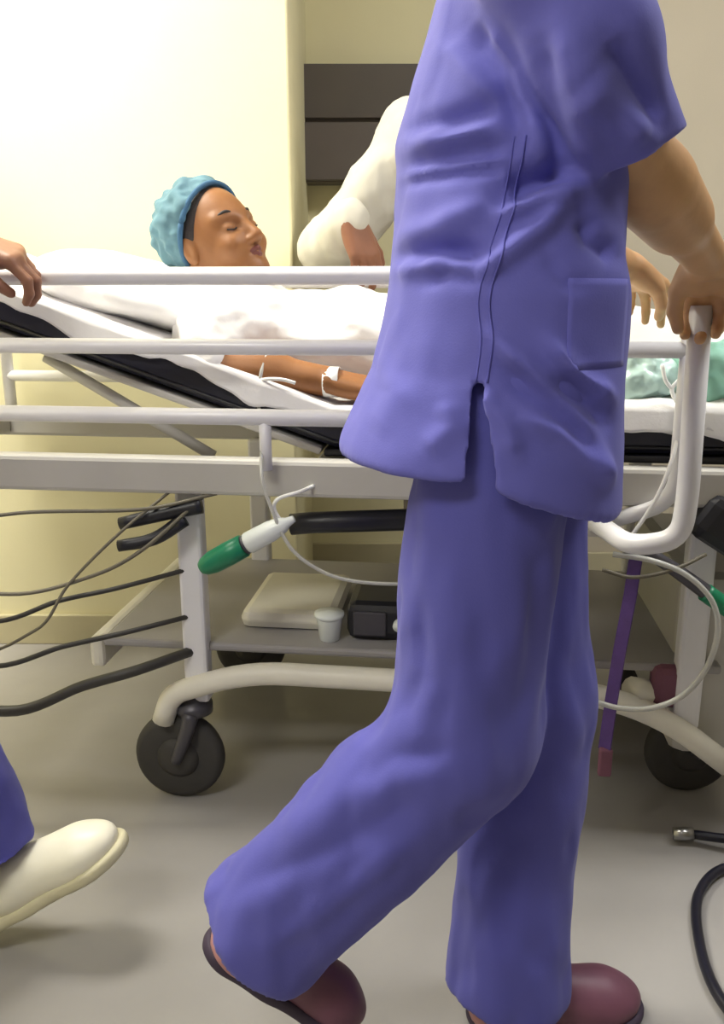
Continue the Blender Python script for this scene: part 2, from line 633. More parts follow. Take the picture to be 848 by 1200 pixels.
def shoe(name, parent, ankle, heading, pitch, upper_mat, sole_mat, length=.265, trim=None):
    """clog: upper and sole, built in its own frame (x to the toe) then placed by its heel"""
    k = length / .265
    up = [cap((.045, 0, .045), (.10, 0, .045), .037, .040, .02), cap((.10, 0, .045), (.20, .004, .030), .042, .040, .02),
          ell((.205, .006, .030), (.060, .046, .032), None, .02), cap((.05, 0, .075), (.07, 0, .10), .036, .036, .02),
          half((0, 0, .014), (0, 0, -1), .004), half((.055, 0, .105), (-.25, 0, 1), .006),
          cap((.058, 0, .085), (.06, 0, .14), .030, .032, .004, 's')]
    so = [cap((.045, 0, .012), (.11, 0, .012), .040, .038, .02), cap((.11, .002, .012), (.205, .006, .012), .040, .049, .02),
          ell((.215, .007, .012), (.056, .047, .03), None, .02),
          half((0, 0, .020), (0, 0, 1), .004), half((0, 0, 0), (0, 0, -1), .004)]
    m = Matrix.Translation(ankle) @ Matrix.Rotation(heading, 4, 'Z') @ Matrix.Rotation(pitch, 4, 'Y') @ Matrix.Scale(k, 4) @ Matrix.Translation((-.065, 0, -.085))
    o = sdf_obj(name, up, .004, upper_mat, parent)
    o.data.transform(m)
    s = sdf_obj('sole', so, .004, sole_mat, o)
    s.data.transform(m)
    if trim:
        t = [cap((.052, -.01, .030), (.052, .01, .030), .046, .046, .01), half((0, 0, .052), (0, 0, 1), .003), half((0, 0, .020), (0, 0, -1), .003),
             half((.075, 0, 0), (1, 0, .2), .004)]
        tt = sdf_obj('heel_trim', t, .004, trim, o)
        tt.data.transform(m)
    return o


# ------------------------------------------------------------------ the setting
def struct(name, lo, hi, material, bev=0.0):
    o = box(name, lo, hi, material, None, bev)
    o['kind'] = 'structure'
    return o


struct('floor', (-3.2, -2.6, -.1), (3.2, 3.3, 0), M['floor'])
struct('ceiling', (-3.2, -2.6, 2.70), (3.2, 3.3, 2.8), M['ceiling'])
struct('wall_back', (-.30, 3.10, 0), (.78, 3.2, 2.7), M['wall'])
struct('wall_left', (-3.0, 2.36, 0), (-.185, 3.2, 2.7), M['wall'], .006)
struct('wall_right', (.78, 2.98, 0), (3.1, 3.2, 2.7), M['wall_grey'], .004)
struct('wall_east', (3.0, -2.5, 0), (3.1, 3.1, 2.7), M['wall_dim'])
struct('wall_west', (-3.1, -2.5, 0), (-3.0, 3.1, 2.7), M['wall'])
struct('wall_front', (-3.0, -2.6, 0), (3.0, -2.5, 2.7), M['wall_dim'])
struct('baseboard_left', (-3.0, 2.345, 0), (-.175, 2.36, .09), M['skirting'], .003)
struct('baseboard_back', (-.21, 3.085, 0), (.78, 3.10, .09), M['skirting'], .003)
struct('baseboard_right', (.79, 2.965, 0), (3.0, 2.98, .09), M['skirting'], .003)

# dark wall cabinet in the recess behind the clinician
wc = empty('wall_cabinet', (.08, 3.10, 1.36))
tag(wc, 'dark taupe wall cabinet behind the white-coated person', 'cabinet')
box('carcass', (-.285, -.10, 0), (.42, 0, .355), M['board'], wc, .004)
box('door', (-.280, -.118, .192), (.415, -.101, .352), M['board'], wc, .003)
box('door', (-.280, -.118, .004), (.415, -.101, .180), M['board_lower'], wc, .003)


def ceiling_light(x, y, sx, sy, power, color, label):
    o = empty('ceiling_light', (x, y, 2.70))
    tag(o, label, 'light', 'ceiling light panels')
    bm = bmesh.new()
    for a, b in (((-sx, -sy), (sx, -sy + .03)), ((-sx, sy - .03), (sx, sy)), ((-sx, -sy + .03), (-sx + .03, sy - .03)), ((sx - .03, -sy + .03), (sx, sy - .03))):
        add_box(bm, (a[0], a[1], -.03), (b[0], b[1], 0), .003)
    bm_obj('frame', bm, M['white_paint'], o)
    box('diffuser', (-sx + .031, -sy + .031, -.015), (sx - .031, sy - .031, -.005), M['diffuser'], o, .002)
    ld = bpy.data.lights.new('panel_light', 'AREA')
    ld.shape = 'RECTANGLE'
    ld.size, ld.size_y = 2 * sx - .08, 2 * sy - .08
    ld.energy = power
    ld.color = color
    lo = bpy.data.objects.new('panel_light', ld)
    C.objects.link(lo)
    lo.parent = o
    lo.location = (0, 0, -.03)


ceiling_light(-1.25, 1.75, .6, .3, 72, (1, .96, .84), 'ceiling light panel above the head of the stretcher')
ceiling_light(-1.2, -.55, .6, .3, 30, (1, .98, .93), 'ceiling light panel above the near side of the corridor')
ceiling_light(1.35, 1.35, .6, .3, 26, (.95, .96, 1), 'ceiling light panel beyond the foot of the stretcher')

# ------------------------------------------------------------------ the stretcher (its own frame: x along the bed, y away from the photographer)
BED = (0, 1.458, 0)
BRZ = math.radians(-6.6)
bed = empty('hospital_stretcher', BED, BRZ)
tag(bed, 'white hospital stretcher with raised side rails and grey base tray', 'stretcher')
RAILZ = (1.030, .913, .793)
for ry, first in ((0.0, True), (.70, False)):
    sr = tube('side_rail', fillet([(-1.02, ry, .70), (-1.02, ry, RAILZ[0]), (.40, ry, RAILZ[0]), (.40, ry, .70)], .07), .0150, M['white_paint'], bed, 16)
    tube('middle_rail', [(-1.02, ry, RAILZ[1]), (.53, ry, RAILZ[1])], .0135, M['white_paint'], sr, 14)
    tube('lower_rail', [(-1.02, ry, RAILZ[2]), (.40, ry, RAILZ[2])], .0145, M['white_paint'], sr, 14)
    tube('end_post', fillet([(.53, ry, .935), (.53, ry, .66), (.44, ry + .03, .62)], .05), .0135, M['white_paint'], sr, 14)
    for px in (-.17, .28):
        tube('rail_post', [(px, ry, RAILZ[2]), (px, ry, .70)], .011, M['white_paint'], sr, 12)
for by in (.045, .655):
    box('frame_beam', (-1.05, by - .022, .645), (1.05, by + .022, .712), M['grey_paint'], bed, .008)
for bx in (-1.04, -.1, 1.0):
    box('cross_member', (bx, .067, .655), (bx + .05, .633, .70), M['grey_paint'], bed, .004)
box('deck', (-.08, .075, .712), (1.02, .625, .726), M['black_plastic'], bed, .004)
# backrest panel, hinged at the hips
tilt = Matrix.Rotation(math.radians(19), 3, 'Y')
box('backrest_panel', (-.98, .075, .712), (-.085, .625, .726), M['grey_paint'], bed, .004, tilt, (-.08, .35, .72))
tube('backrest_strut', [(-.62, .12, .885), (-.30, .12, .70)], .011, M['grey_paint'], bed)
tube('backrest_strut', [(-.62, .58, .885), (-.30, .58, .70)], .011, M['grey_paint'], bed)
for lx in (-.335, .60):
    for ly in (.07, .63):
        box('leg', (lx - .024, ly - .02, .215), (lx + .024, ly + .02, .65), M['white_paint'], bed, .007)
# tray with its rounded white rim and arched wheel covers
bm = bmesh.new()
add_box(bm, (-.53, .07, .318), (.66, .63, .336), .006)
bm_obj('tray', bm, M['tray'], bed)
for ly in (.045, .655):
    tube('tray_rim', fillet([(-.405, ly, .175), (-.385, ly, .235), (-.23, ly, .290), (.42, ly, .285), (.56, ly, .24), (.68, ly, .15)], .09), .022, M['cream_plastic'], bed, 12)
box('tray_end', (-.56, .07, .27), (-.53, .63, .335), M['cream_plastic'], bed, .01)
bm = bmesh.new()
add_box(bm, (-.27, .15, .334), (-.07, .42, .375), .02)
bm_obj('tray_hump', bm, M['cream_plastic'], bed)
box('base_cover', (.585, .10, .13), (.80, .60, .50), M['grey_paint'], bed, .03)
box('pedal_housing', (.535, .055, .25), (.60, .10, .335), M['strap_end'], bed, .015)
tube('base_leg', [(.50, .06, .285), (.68, .19, .20)], .026, M['cream_plastic'], bed, 12)


def caster(x, y, rz=0.0):
    c = empty('caster', (x, y, 0), rz, bed)
    bm = bmesh.new()
    lathe(bm, [(.040, -.016), (.078, -.019), (.088, -.014), (.092, -.006), (.092, .006), (.088, .014), (.078, .019), (.040, .016)], (-.035, 0, .092), seg=40)
    bm_obj('wheel', bm, M['rubber'], c, True)
    bm = bmesh.new()
    lathe(bm, [(.012, -.028), (.030, -.026), (.043, -.018), (.043, .018), (.030, .026), (.012, .028)], (-.035, 0, .092))
    bm_obj('hub', bm, M['rubber'], c, True)
    bm = bmesh.new()
    for s in (-1, 1):
        add_tube(bm, [(-.035, s * .032, .092), (-.012, s * .033, .150), (0, s * .024, .196)], lambda t: .011 + .006 * t, 10, 4)
    lathe(bm, [(.022, .186), (.036, .190), (.036, .208), (.022, .212), (.014, .23)], (0, 0, 0), 'z')
    bm_obj('fork', bm, M['dark_metal'], c, True)


caster(-.345, .065, 0)
caster(-.335, .63, .2)
caster(.69, .21, .15)
caster(.69, .60, -.1)

# push handle that swings out at the foot end, in front of the near rail
tube('push_handle', fillet([(.505, -.145, .985), (.512, -.145, .70), (.508, -.14, .635), (.44, -.12, .615), (.40, -.01, .625)], .06), .0165, M['white_paint'], bed, 18)
box('handle_bracket', (.385, -.02, .60), (.425, .05, .65), M['grey_paint'], bed, .006)
# dark levers and the green gripped brake lever
bl = tube('brake_lever', [(.45, -.03, .60), (.52, -.03, .560), (.60, -.03, .505)], lambda t: .009 + .005 * t, M['dark_metal'], bed, 10, 5)
tube('grip', [(.585, -.03, .514), (.605, -.03, .50), (.645, -.03, .474)], lambda t: .016, M['green'], bl, 12, 3)
box('end_bumper', (.575, .0, .575), (.72, .10, .66), M['black_plastic'], bed, .02, Matrix.Rotation(math.radians(32), 3, 'Y'), (.62, .05, .62))
cl = tube('backrest_lever', [(-.30, .03, .625), (-.36, .02, .612), (-.45, .01, .590)], lambda t: .016 - .004 * t, M['black_plastic'], bed, 12, 5)
tube('lever_finger', [(-.33, .02, .60), (-.385, .005, .565), (-.45, -.005, .552)], lambda t: .014 - .003 * t, M['black_plastic'], cl, 12, 5)
gs = tube('gas_spring', [(-.14, .06, .585), (-.10, .06, .590), (.16, .06, .606)], .020, M['black_plastic'], bed, 14)
tube('spring_rod', [(.15, .06, .606), (.34, .06, .618)], .009, M['steel'], gs, 10)
# purple restraint strap hanging from the frame
bm = bmesh.new()
sp = [(.475, -.015, .60), (.468, -.02, .50), (.458, -.02, .40), (.450, -.02, .30), (.445, -.018, .20)]
for i in range(len(sp) - 1):
    a, b = Vector(sp[i]), Vector(sp[i + 1])
    vs = [bm.verts.new(p) for p in (a + Vector((-.009, .012, 0)), a + Vector((.009, -.002, 0)), b + Vector((.009, -.002, 0)), b + Vector((-.009, .012, 0)))]
    bm.faces.new(vs)
bmesh.ops.remove_doubles(bm, verts=bm.verts[:], dist=1e-4)
st = bm_obj('restraint_strap', bm, M['purple'], bed)
sm = st.modifiers.new('thick', 'SOLIDIFY')
sm.thickness = .004
box('strap_tip', (.434, -.024, .150), (.458, -.010, .205), M['strap_end'], st, .004)


# ------------------------------------------------------------------ bedding
def top_z(x):
    return .80 + np.maximum(0, -.06 - x) * .344


def mattress():
    bm = bmesh.new()
    xs = [-.98, -.06, 1.0]
    pr = [(-.98, top_z(-.98) - .075), (-.06, .727), (1.0, .727), (1.0, .80), (-.06, .80), (-.98, top_z(-.98))]
    a = [bm.verts.new((x, .075, z)) for x, z in pr]
    b = [bm.verts.new((x, .625, z)) for x, z in pr]
    bm.faces.new(a)
    bm.faces.new(b[::-1])
    for i in range(6):
        j = (i + 1) % 6
        bm.faces.new((a[j], a[i], b[i], b[j]))
    bmesh.ops.recalc_face_normals(bm, faces=bm.faces[:])
    bmesh.ops.bevel(bm, geom=[e for e in bm.edges if not (abs(e.verts[0].co.x + .06) < 1e-4 and abs(e.verts[1].co.x + .06) < 1e-4)], offset=.018, segments=3, profile=.5, affect='EDGES')
    o = bm_obj('mattress', bm, M['black_vinyl'], None, False, BED, BRZ)
    tag(o, 'black vinyl stretcher mattress with its head section raised', 'mattress')
    tube('piping', [(-.97, .076, top_z(-.97) - .014), (-.06, .076, .786), (.99, .076, .786)], .004, M['black_plastic'], o, 8)
    tube('piping', [(-.97, .076, top_z(-.97) - .062), (-.06, .076, .740), (.99, .076, .740)], .004, M['black_plastic'], o, 8)


mattress()


def cloth(name, material, x0, x1, height, drop_near, drop_far, nx, y0=.075, y1=.625, amp=.006, thick=.004, seed=0.0, out=.012):
    """a cloth laid over the bed: rows along x, each row near edge > top > far edge"""
    nt, nd = 44, 8
    vs = []
    rows = []
    for i in range(nx + 1):
        x = x0 + (x1 - x0) * i / nx
        row = []
        dn, df = drop_near(x), drop_far(x)
        pts = []
        for k in range(nd):
            t = 1 - k / nd
            pts.append((y0 - out * (1 + .3 * math.sin(x * 31 + seed)), -dn * t, 1))
        for k in range(nt + 1):
            pts.append((y0 + (y1 - y0) * k / nt, 0, 0))
        for k in range(1, nd + 1):
            pts.append((y1 + out, -df * k / nd, 1))
        for y, dz, edge in pts:
            yy = min(max(y, y0), y1)
            z = height(x, yy) + dz
            n1 = noise.fractal(Vector((x * 6 + seed, y * 9, z * 3 + seed)), 1.0, 2.0, 3)
            if edge:
                y += (n1 * .010) * (1 if y < .3 else -1) + abs(dz) * (-.10 if y < .3 else .1)
                z += 0.3 * amp * n1
            else:
                z += amp * (n1 + .35)
            row.append(len(vs))
            vs.append((x, y, z))
        rows.append(row)
    q = [(a[j], a[j + 1], b[j + 1], b[j]) for a, b in zip(rows, rows[1:]) for j in range(len(a) - 1)]
    o = link(name, from_arrays(name, vs, q), material, None, True, BED, BRZ)
    md = o.modifiers.new('thick', 'SOLIDIFY')
    md.thickness = thick
    md.offset = 1
    return o


def nz1(x, f, s):
    return noise.noise(Vector((x * f, s, 0)))


sheet = cloth('bed_sheet', M['sheet'], -.95, .97, lambda x, y: float(top_z(x)) + .006,
              lambda x: .036 + .022 * nz1(x, 7, 3.1) + .012 * nz1(x, 23, 1.7), lambda x: .05, 190, seed=2.0, amp=.005)
tag(sheet, 'white fitted sheet over the black mattress, creased along its near edge', 'sheet')


def bulge(x, y):
    z = .806
    t = min(1, max(0, (x - .0) / .9))
    for yc in (.26, .45):
        r = .10 - .03 * t
        hgt = .150 - .04 * t + .02 * math.exp(-((x - .42) / .12) ** 2)
        z = max(z, .806 + hgt * math.exp(-((y - yc) / r) ** 2))
    return z + .03 * math.exp(-((y - .355) / .1) ** 2)


blanket = cloth('blanket', M['white_cloth'], .03, .96, lambda x, y: bulge(x, y) + .010, lambda x: .055 + .02 * nz1(x, 8, 9.3) + .01 * nz1(x, 25, 4.0),
                lambda x: .06, 100, amp=.012, thick=.006, seed=5.0, out=.02)
tag(blanket, 'white blanket spread over the legs of the patient', 'blanket')

pil = [ell((-.46, .36, .99), (.19, .25, .062), [(math.cos(.33), 0, -math.sin(.33)), (0, 1, 0), (math.sin(.33), 0, math.cos(.33))], .02),
       ell((-.60, .34, 1.025), (.10, .24, .05), [(math.cos(.33), 0, -math.sin(.33)), (0, 1, 0), (math.sin(.33), 0, math.cos(.33))], .05)]
po = sdf_obj('pillow', pil, .008, M['white_cloth'], None, post=lambda v, q: crumple(v, q, .010, 9, seed=3.3), loc=BED, rz=BRZ)
tag(po, 'soft white pillow under the head of the patient', 'pillow')

# ------------------------------------------------------------------ patient
hf, hu = nrm((.80, -.48, .38)), nrm((-.36, .02, .94))
hc = V(-.345, .36, 1.105)
HP, hP, hax = head_prims(hc, hf, hu)
HP.append(cap(hP(-.03, -.07), (-.33, .36, .93), .056, .06, .03))
P_el, P_wr = V(-.275, .125, .868), V(-.085, .115, .846)
arm = [cap((-.31, .155, .905), P_el, .040, .045, .02), cap(P_el, P_wr, .044, .028, .02),
       ell(P_el * .7 + P_wr * .3, (.075, .044, .044), None, .02)]
arm += hand_prims(P_wr + V(.012, 0, 0), (1, .02, -.16), (.1, .2, -1), True, [(18, 22, 14), (20, 24, 14), (24, 26, 16), (28, 28, 18)])
far_arm = [cap((-.29, .555, .905), (-.22, .60, .87), .040, .042, .02), cap((-.22, .60, .87), (.0, .56, .86), .042, .028, .02)]
far_arm += hand_prims((.0, .56, .86), (1, -.1, -.05), (0, -.2, -1), False)
body = [ell((-.24, .36, .905), (.15, .13, .06), None, .03), cap((-.1, .36, .885), (.1, .36, .87), .06, .06, .05)]
pat = sdf_multi('patient', [(HP, .0028, None, None), (arm, .0028, None, None), (far_arm, .004, None, None), (body, .012, None, None)], M['skin_amber'], BED, BRZ)
tag(pat, 'patient in blue cap and white gown lying propped up on the stretcher', 'person')
# gown
gw = [ell((-.26, .36, .925), (.16, .21, .105), [(.96, 0, -.28), (0, 1, 0), (.28, 0, .96)], .05),
      ell((-.05, .36, .90), (.20, .19, .105), None, .06), cap((.05, .36, .90), (.16, .36, .885), .095, .09, .06),
      cap((-.33, .22, .945), (-.295, .135, .895), .075, .066, .04), cap((-.34, .50, .945), (-.25, .58, .895), .072, .062, .04),
      cap(hP(-.03, -.05), hP(-.05, -.2), .059, .062, .006, 's')]


def gown_post(v, q):
    v = crumple(v, q, .014, 9, (1, 1.2, 1.4), 4.2, 3)
    return v


sdf_obj('gown', gw, .006, M['white_cloth'], pat, post=gown_post)
# bouffant cap and its elastic band
cap_c, cap_r, cap_p = (-.030, .045), (.106, .094, .096), (.010, .045)
capp = [ell(hP(*cap_c), cap_r, hax, .02), half(hP(*cap_p), hax[0] * .8 - hax[2] * .6, .010)]


def cap_post(v, q):
    return crumple(v, q, .010, 28, seed=8.8, oct_=2)


sdf_obj('surgical_cap', capp, .004, M['cap'], pat, post=cap_post)
ring = []
for k in range(41):
    a = 2 * PI * k / 40
    d3 = V(.6 * math.sin(a), math.cos(a), .8 * math.sin(a))          # in the plane of the cap's edge: forward, right, up
    p3 = V(cap_p[0] - cap_c[0], 0, cap_p[1] - cap_c[1])
    rr = V(*cap_r)
    A_, B_, C_ = ((d3 / rr) ** 2).sum(), (d3 * p3 / rr ** 2).sum(), ((p3 / rr) ** 2).sum() - 1
    t_ = (-B_ + math.sqrt(B_ * B_ - A_ * C_)) / A_
    e3 = p3 + d3 * (t_ - .001)
    ring.append(tuple(hP(cap_c[0] + e3[0], cap_c[1] + e3[2], e3[1])))
tube('cap_band', ring, .0055, M['cap_band'], pat, 8)
hr = [ell(hP(-.014, .026), (.101, .0815, .092), hax, .01), half(hP(.036, .045), hax[0] * .88 - hax[2] * .47, .008), half(hP(0, -.055), -np.array(hu), .01)]
sdf_obj('hair', hr, .004, M['hair'], pat)
for s in (-1, 1):
    tube('eyebrow', [tuple(hP(.085, .024, s * .016)), tuple(hP(.082, .031, s * .034)), tuple(hP(.068, .026, s * .052))], lambda t: .0042 - .0018 * t, M['hair'], pat, 8, 5)
    tube('eyelashes', [tuple(hP(.083, -.004, s * .021)), tuple(hP(.0855, -.007, s * .033)), tuple(hP(.080, -.004, s * .046))], .0016, M['hair'], pat, 6, 5)
lp = [cap(hP(.086, -.0545, .016), hP(.0945, -.0535, 0), .0042, .0056, .004), cap(hP(.086, -.0545, -.016), hP(.0945, -.0535, 0), .0042, .0056, .004),
      cap(hP(.084, -.0645, .014), hP(.0915, -.066, 0), .0046, .0066, .004), cap(hP(.084, -.0645, -.014), hP(.0915, -.066, 0), .0046, .0066, .004)]
sdf_obj('lips', lp, .0016, M['lip'], pat)
# wristband and drip line taped to the forearm
wb = []
for k in range(25):
    a = 2 * PI * k / 24
    wb.append((P_wr[0] + .016, P_wr[1] + .031 * math.cos(a), P_wr[2] - .002 + .028 * math.sin(a)))
bm = bmesh.new()
rings = []
for dx in (-.014, .014):
    rings.append([bm.verts.new((x + dx, y, z)) for x, y, z in wb[:-1]])
for k in range(24):
    bm.faces.new((rings[0][k], rings[0][(k + 1) % 24], rings[1][(k + 1) % 24], rings[1][k]))
o = bm_obj('wristband', bm, M['tape'], pat, True)
o.modifiers.new('t', 'SOLIDIFY').thickness = .002

iv = tube('drip_line', [(-.180, .132, .902), (-.186, .098, .893), (-.192, .078, .865), (-.196, .073, .835), (-.197, .070, .805), (-.19, .05, .79), (-.18, .022, .765),
                        (-.172, -.028, .70), (-.160, -.030, .65), (-.125, -.030, .57), (-.075, -.02, .525), (-.02, .0, .500), (.06, .02, .490), (.13, .03, .495)], .0034, M['tube'], None, 8, 8)
iv.location, iv.rotation_euler = BED, (0, 0, BRZ)
tag(iv, 'thin clear drip line taped over the forearm and looping below the rail', 'tubing')
tube('branch', [(-.193, .074, .850), (-.175, .066, .853), (-.150, .066, .852), (-.128, .068, .846)], .0032, M['tape'], iv, 8, 5)

# ------------------------------------------------------------------ nurse walking beside the stretcher
Y15 = math.radians(12)
n_sh_r, n_el_r, n_wr_r = V(.160, .845, 1.31), V(.305, .985, 1.125), V(.452, 1.165, 1.045)
n_sh_l, n_el_l, n_wr_l = V(.172, 1.155, 1.32), V(.25, 1.34, 1.10), V(.44, 1.48, 1.045)
hipR, kneeR, ankR = V(.150, .92, .86), V(.118, .915, .495), V(-.110, .93, .235)
hipL, kneeL, ankL = V(.175, 1.06, .86), V(.238, 1.03, .50), V(.205, 1.00, .095)
nb = [ell((.170, 1.005, 1.20), (.065, .09, .12), None, .03), ell((.155, .995, .92), (.085, .12, .09), None, .06), cap((.165, 1.005, 1.20), (.155, .995, .92), .078, .085, .03),
      cap(n_sh_r + V(0, .03, -.02), n_sh_l + V(0, -.03, -.02), .040, .040, .03), cap((.172, .995, 1.34), (.172, .992, 1.48), .052, .054, .03),
      cap(n_sh_r + V(0, .03, -.02), (.255, .912, 1.165), .034, .034, .03), cap(n_sh_l + V(0, -.03, -.02), n_el_l, .036, .040, .03)]
nb += leg_prims(hipR, kneeR, ankR, .07, .05, .034) + leg_prims(hipL, kneeL, ankL, .07, .05, .034)
nb += [cap(ankR, ankR + V(.03, 0, -.05), .033, .028, .02), cap(ankL, ankL + V(.06, 0, -.045), .033, .026, .02)]
NH, nP, nax = head_prims((.215, 1.0, 1.60), (.95, .28, -.1), (.1, 0, 1))
fr = [cap(V(.255, .912, 1.165), n_el_r, .034, .040, .02), cap(n_el_r, n_wr_r, .040, .0265, .02), cap(n_el_r * .85 + n_wr_r * .15, n_el_r * .55 + n_wr_r * .45, .041, .036, .03)]
fr += hand_prims(n_wr_r + V(.004, .006, -.002), (.42, .78, -.40), (-.15, -.30, -.95), True,
                 [(38, 52, 30), (40, 55, 32), (44, 55, 34), (46, 55, 34)], thumb=[(.018, .022, .008), (.044, .040, .022), (.066, .044, .042), (.080, .038, .062)], s=1.0, scale_r=1.08)
fl = [cap(n_el_l, n_wr_l, .043, .0265, .02)]
fl += hand_prims(n_wr_l + V(.004, .002, 0), (.62, .70, -.34), (-.25, -.2, -1), False, [(18, 20, 14), (20, 22, 14), (22, 24, 16), (26, 26, 18)], thumb=[(.018, .022, .008), (.046, .040, .020), (.072, .044, .038), (.092, .034, .052)])
nurse = sdf_multi('nurse', [(nb, .008, None, None), (NH, .004, None, None), (fr, .0028, None, None), (fl, .0028, None, None)], M['skin_tan'])
tag(nurse, 'person in blue scrubs walking beside the stretcher, holding its push handle', 'person')
sdf_obj('hair', [ell(nP(-.02, .034), (.104, .085, .094), nax, .01), ell(nP(-.10, .0), (.05, .05, .06), nax, .04),
                 half(nP(.045, .02), np.array(nax[0]) * .8 - np.array(nax[2]) * .6, .01)], .006, M['hair'], nurse)

rows = [(.755, .128, .985, .166, .182), (.84, .134, .985, .152, .180), (.92, .148, .99, .133, .174), (1.0, .154, .99, .126, .166), (1.08, .160, 1.005, .122, .154),
        (1.16, .160, 1.012, .119, .145), (1.24, .170, 1.008, .104, .145), (1.30, .178, 1.0, .090, .150), (1.36, .184, 1.0, .074, .14), (1.42, .185, 1.0, .064, .085)]
pf, plo, phi = profile_fn(rows, Y15, 2.15)
pin, _, _ = profile_fn(rows, Y15, 2.15, .009)
# a sleeve is a group of its own, so its hem cut and its hollow leave the body of the tunic alone
slv = lambda ps, pt, nn, inner: grp(ps + [half(pt, nn, .004)] + [inner], .03)
sl_mid, sl_end = V(.208, .858, 1.22), V(.272, .916, 1.126)
sleeve_r = slv([cap(n_sh_r + V(-.005, .02, .0), sl_mid, .068, .052, .03), cap(sl_mid, sl_end + V(.020, .02, -.04), .054, .070, .03)],
               (.272, .916, 1.134), (.46, .06, -.88), cap(sl_mid + V(.008, .012, 0), sl_end + V(.034, .038, -.07), .034, .064, .004, 's'))
sleeve_l = slv([cap(n_sh_l + V(0, -.02, 0), n_el_l + V(0.01, 0.02, -.03), .078, .080, .035)], (.24, 1.325, 1.12), (.3, .45, -.85),
               cap(n_el_l, n_el_l + V(.04, .05, -.1), .062, .07, .004, 's'))


def wedge(x, y, z):
    """side vent: thin wedge that opens towards the hem, on the near side"""
    t = np.clip((.918 - z) / .16, 0, 1)
    cx = .112 + .006 * t
    return np.maximum(np.maximum(np.abs(x - cx) - .0020 - .022 * t ** 1.3, z - .918), y - .93)


tun = [fn(pf, plo, phi, .03), cap(n_sh_r + V(0, .03, -.005), n_sh_l + V(0, -.03, -.01), .062, .062, .04), dict(sleeve_r, k=.008), dict(sleeve_l, k=.03),
       fn(lambda x, y, z: np.interp(x, (-.1, .10, .118, .26), (.822, .822, .818, .768)) - z, V(*plo) - .2, V(*phi) + .2, .003, 'cut'),
       fn(lambda x, y, z: np.maximum(pin(x, y, z), z - .93), plo, (phi[0], phi[1], .94), .003, 's'),
       fn(wedge, (.05, .6, .70), (.16, .95, .93), .004, 's'),
       cap((.185, 1.0, 1.40), (.195, 1.0, 1.50), .062, .07, .006, 's')]
RIDGES = [
    ([(0.043, 1.172), (0.081, 1.165), (0.128, 1.172)], -0.0115, 0.0076),
    ([(0.039, 1.152), (0.081, 1.148), (0.127, 1.152)], 0.0092, 0.0085),
    ([(0.043, 1.131), (0.082, 1.13), (0.136, 1.135)], -0.0115, 0.0076),
    ([(0.04, 1.113), (0.09, 1.115), (0.136, 1.118)], -0.0092, 0.0057),
    ([(0.042, 1.122), (0.09, 1.122), (0.133, 1.126)], 0.0069, 0.0047),
    ([(0.025, 1.037), (0.068, 1.044), (0.114, 1.041)], -0.0138, 0.0076),
    ([(0.036, 1.057), (0.076, 1.064), (0.118, 1.08)], 0.0092, 0.0095),
    ([(0.029, 1.023), (0.077, 1.029), (0.109, 1.019)], 0.0092, 0.0066),
    ([(0.061, 1.012), (0.085, 1.021), (0.117, 1.012)], -0.0069, 0.0057),
    ([(0.113, 1.016), (0.132, 1.032), (0.17, 1.061), (0.189, 1.084)], 0.0115, 0.0066),
    ([(0.131, 1.072), (0.169, 1.089), (0.207, 1.098)], 0.0115, 0.0066),
    ([(0.137, 1.098), (0.168, 1.106), (0.199, 1.117)], -0.0207, 0.0114),
    ([(0.123, 0.963), (0.161, 0.924), (0.214, 0.875), (0.244, 0.823)], 0.0115, 0.0076),
    ([(0.132, 0.932), (0.179, 0.9), (0.233, 0.841)], -0.0115, 0.0076),
    ([(0.146, 0.891), (0.189, 0.87), (0.247, 0.819)], 0.0138, 0.0085),
    ([(0.176, 0.958), (0.198, 0.932), (0.245, 0.9)], 0.0115, 0.0066),
    ([(0.19, 0.92), (0.221, 0.9), (0.241, 0.875)], -0.0092, 0.0066),
    ([(0.112, 0.912), (0.139, 0.875), (0.148, 0.849)], 0.0092, 0.0085),
    ([(0.172, 1.035), (0.193, 1.012), (0.213, 1.008)], -0.0046, 0.0057),
    ([(0.097, 1.248), (0.133, 1.201), (0.154, 1.152)], -0.0138, 0.0085),
    ([(0.112, 1.248), (0.149, 1.187), (0.171, 1.131)], 0.0115, 0.0085),
    ([(0.155, 1.208), (0.173, 1.159), (0.19, 1.124)], -0.0092, 0.0076),
    ([(0.079, 1.248), (0.102, 1.208), (0.126, 1.173)], 0.0069, 0.0085),
    ([(0.057, 1.222), (0.054, 1.187), (0.05, 1.166)], 0.0069, 0.0085),
    ([(0.209, 1.072), (0.219, 1.05), (0.247, 1.035)], -0.0115, 0.0095),
    ([(0.013, 0.941), (0.038, 0.9), (0.013, 0.858)], 0.0069, 0.0095),
    ([(0.08, 0.9), (0.089, 0.875), (0.064, 0.849)], 0.0069, 0.0085),
    ([(0.194, 1.184), (0.223, 1.159), (0.259, 1.138)], 0.0161, 0.0123),
    ([(0.208, 1.208), (0.244, 1.173), (0.269, 1.149)], -0.0138, 0.0104),
    ([(0.169, 1.222), (0.195, 1.173), (0.218, 1.117)], 0.0115, 0.0095),
]
SEAM = [(0.144, 1.145), (0.137, 1.095), (0.12, 1.035), (0.111, 0.996), (0.114, 0.957), (0.110, 0.918)]


def tunic_post(v, q):
    v = fold(v, q, RIDGES)
    v = crumple(v, q, .0065, 7, (1.0, 1.0, .8), 1.5, 3)
    return v


tunic = sdf_obj('tunic', tun, .0042, M['scrub'], nurse, post=tunic_post, it=4)


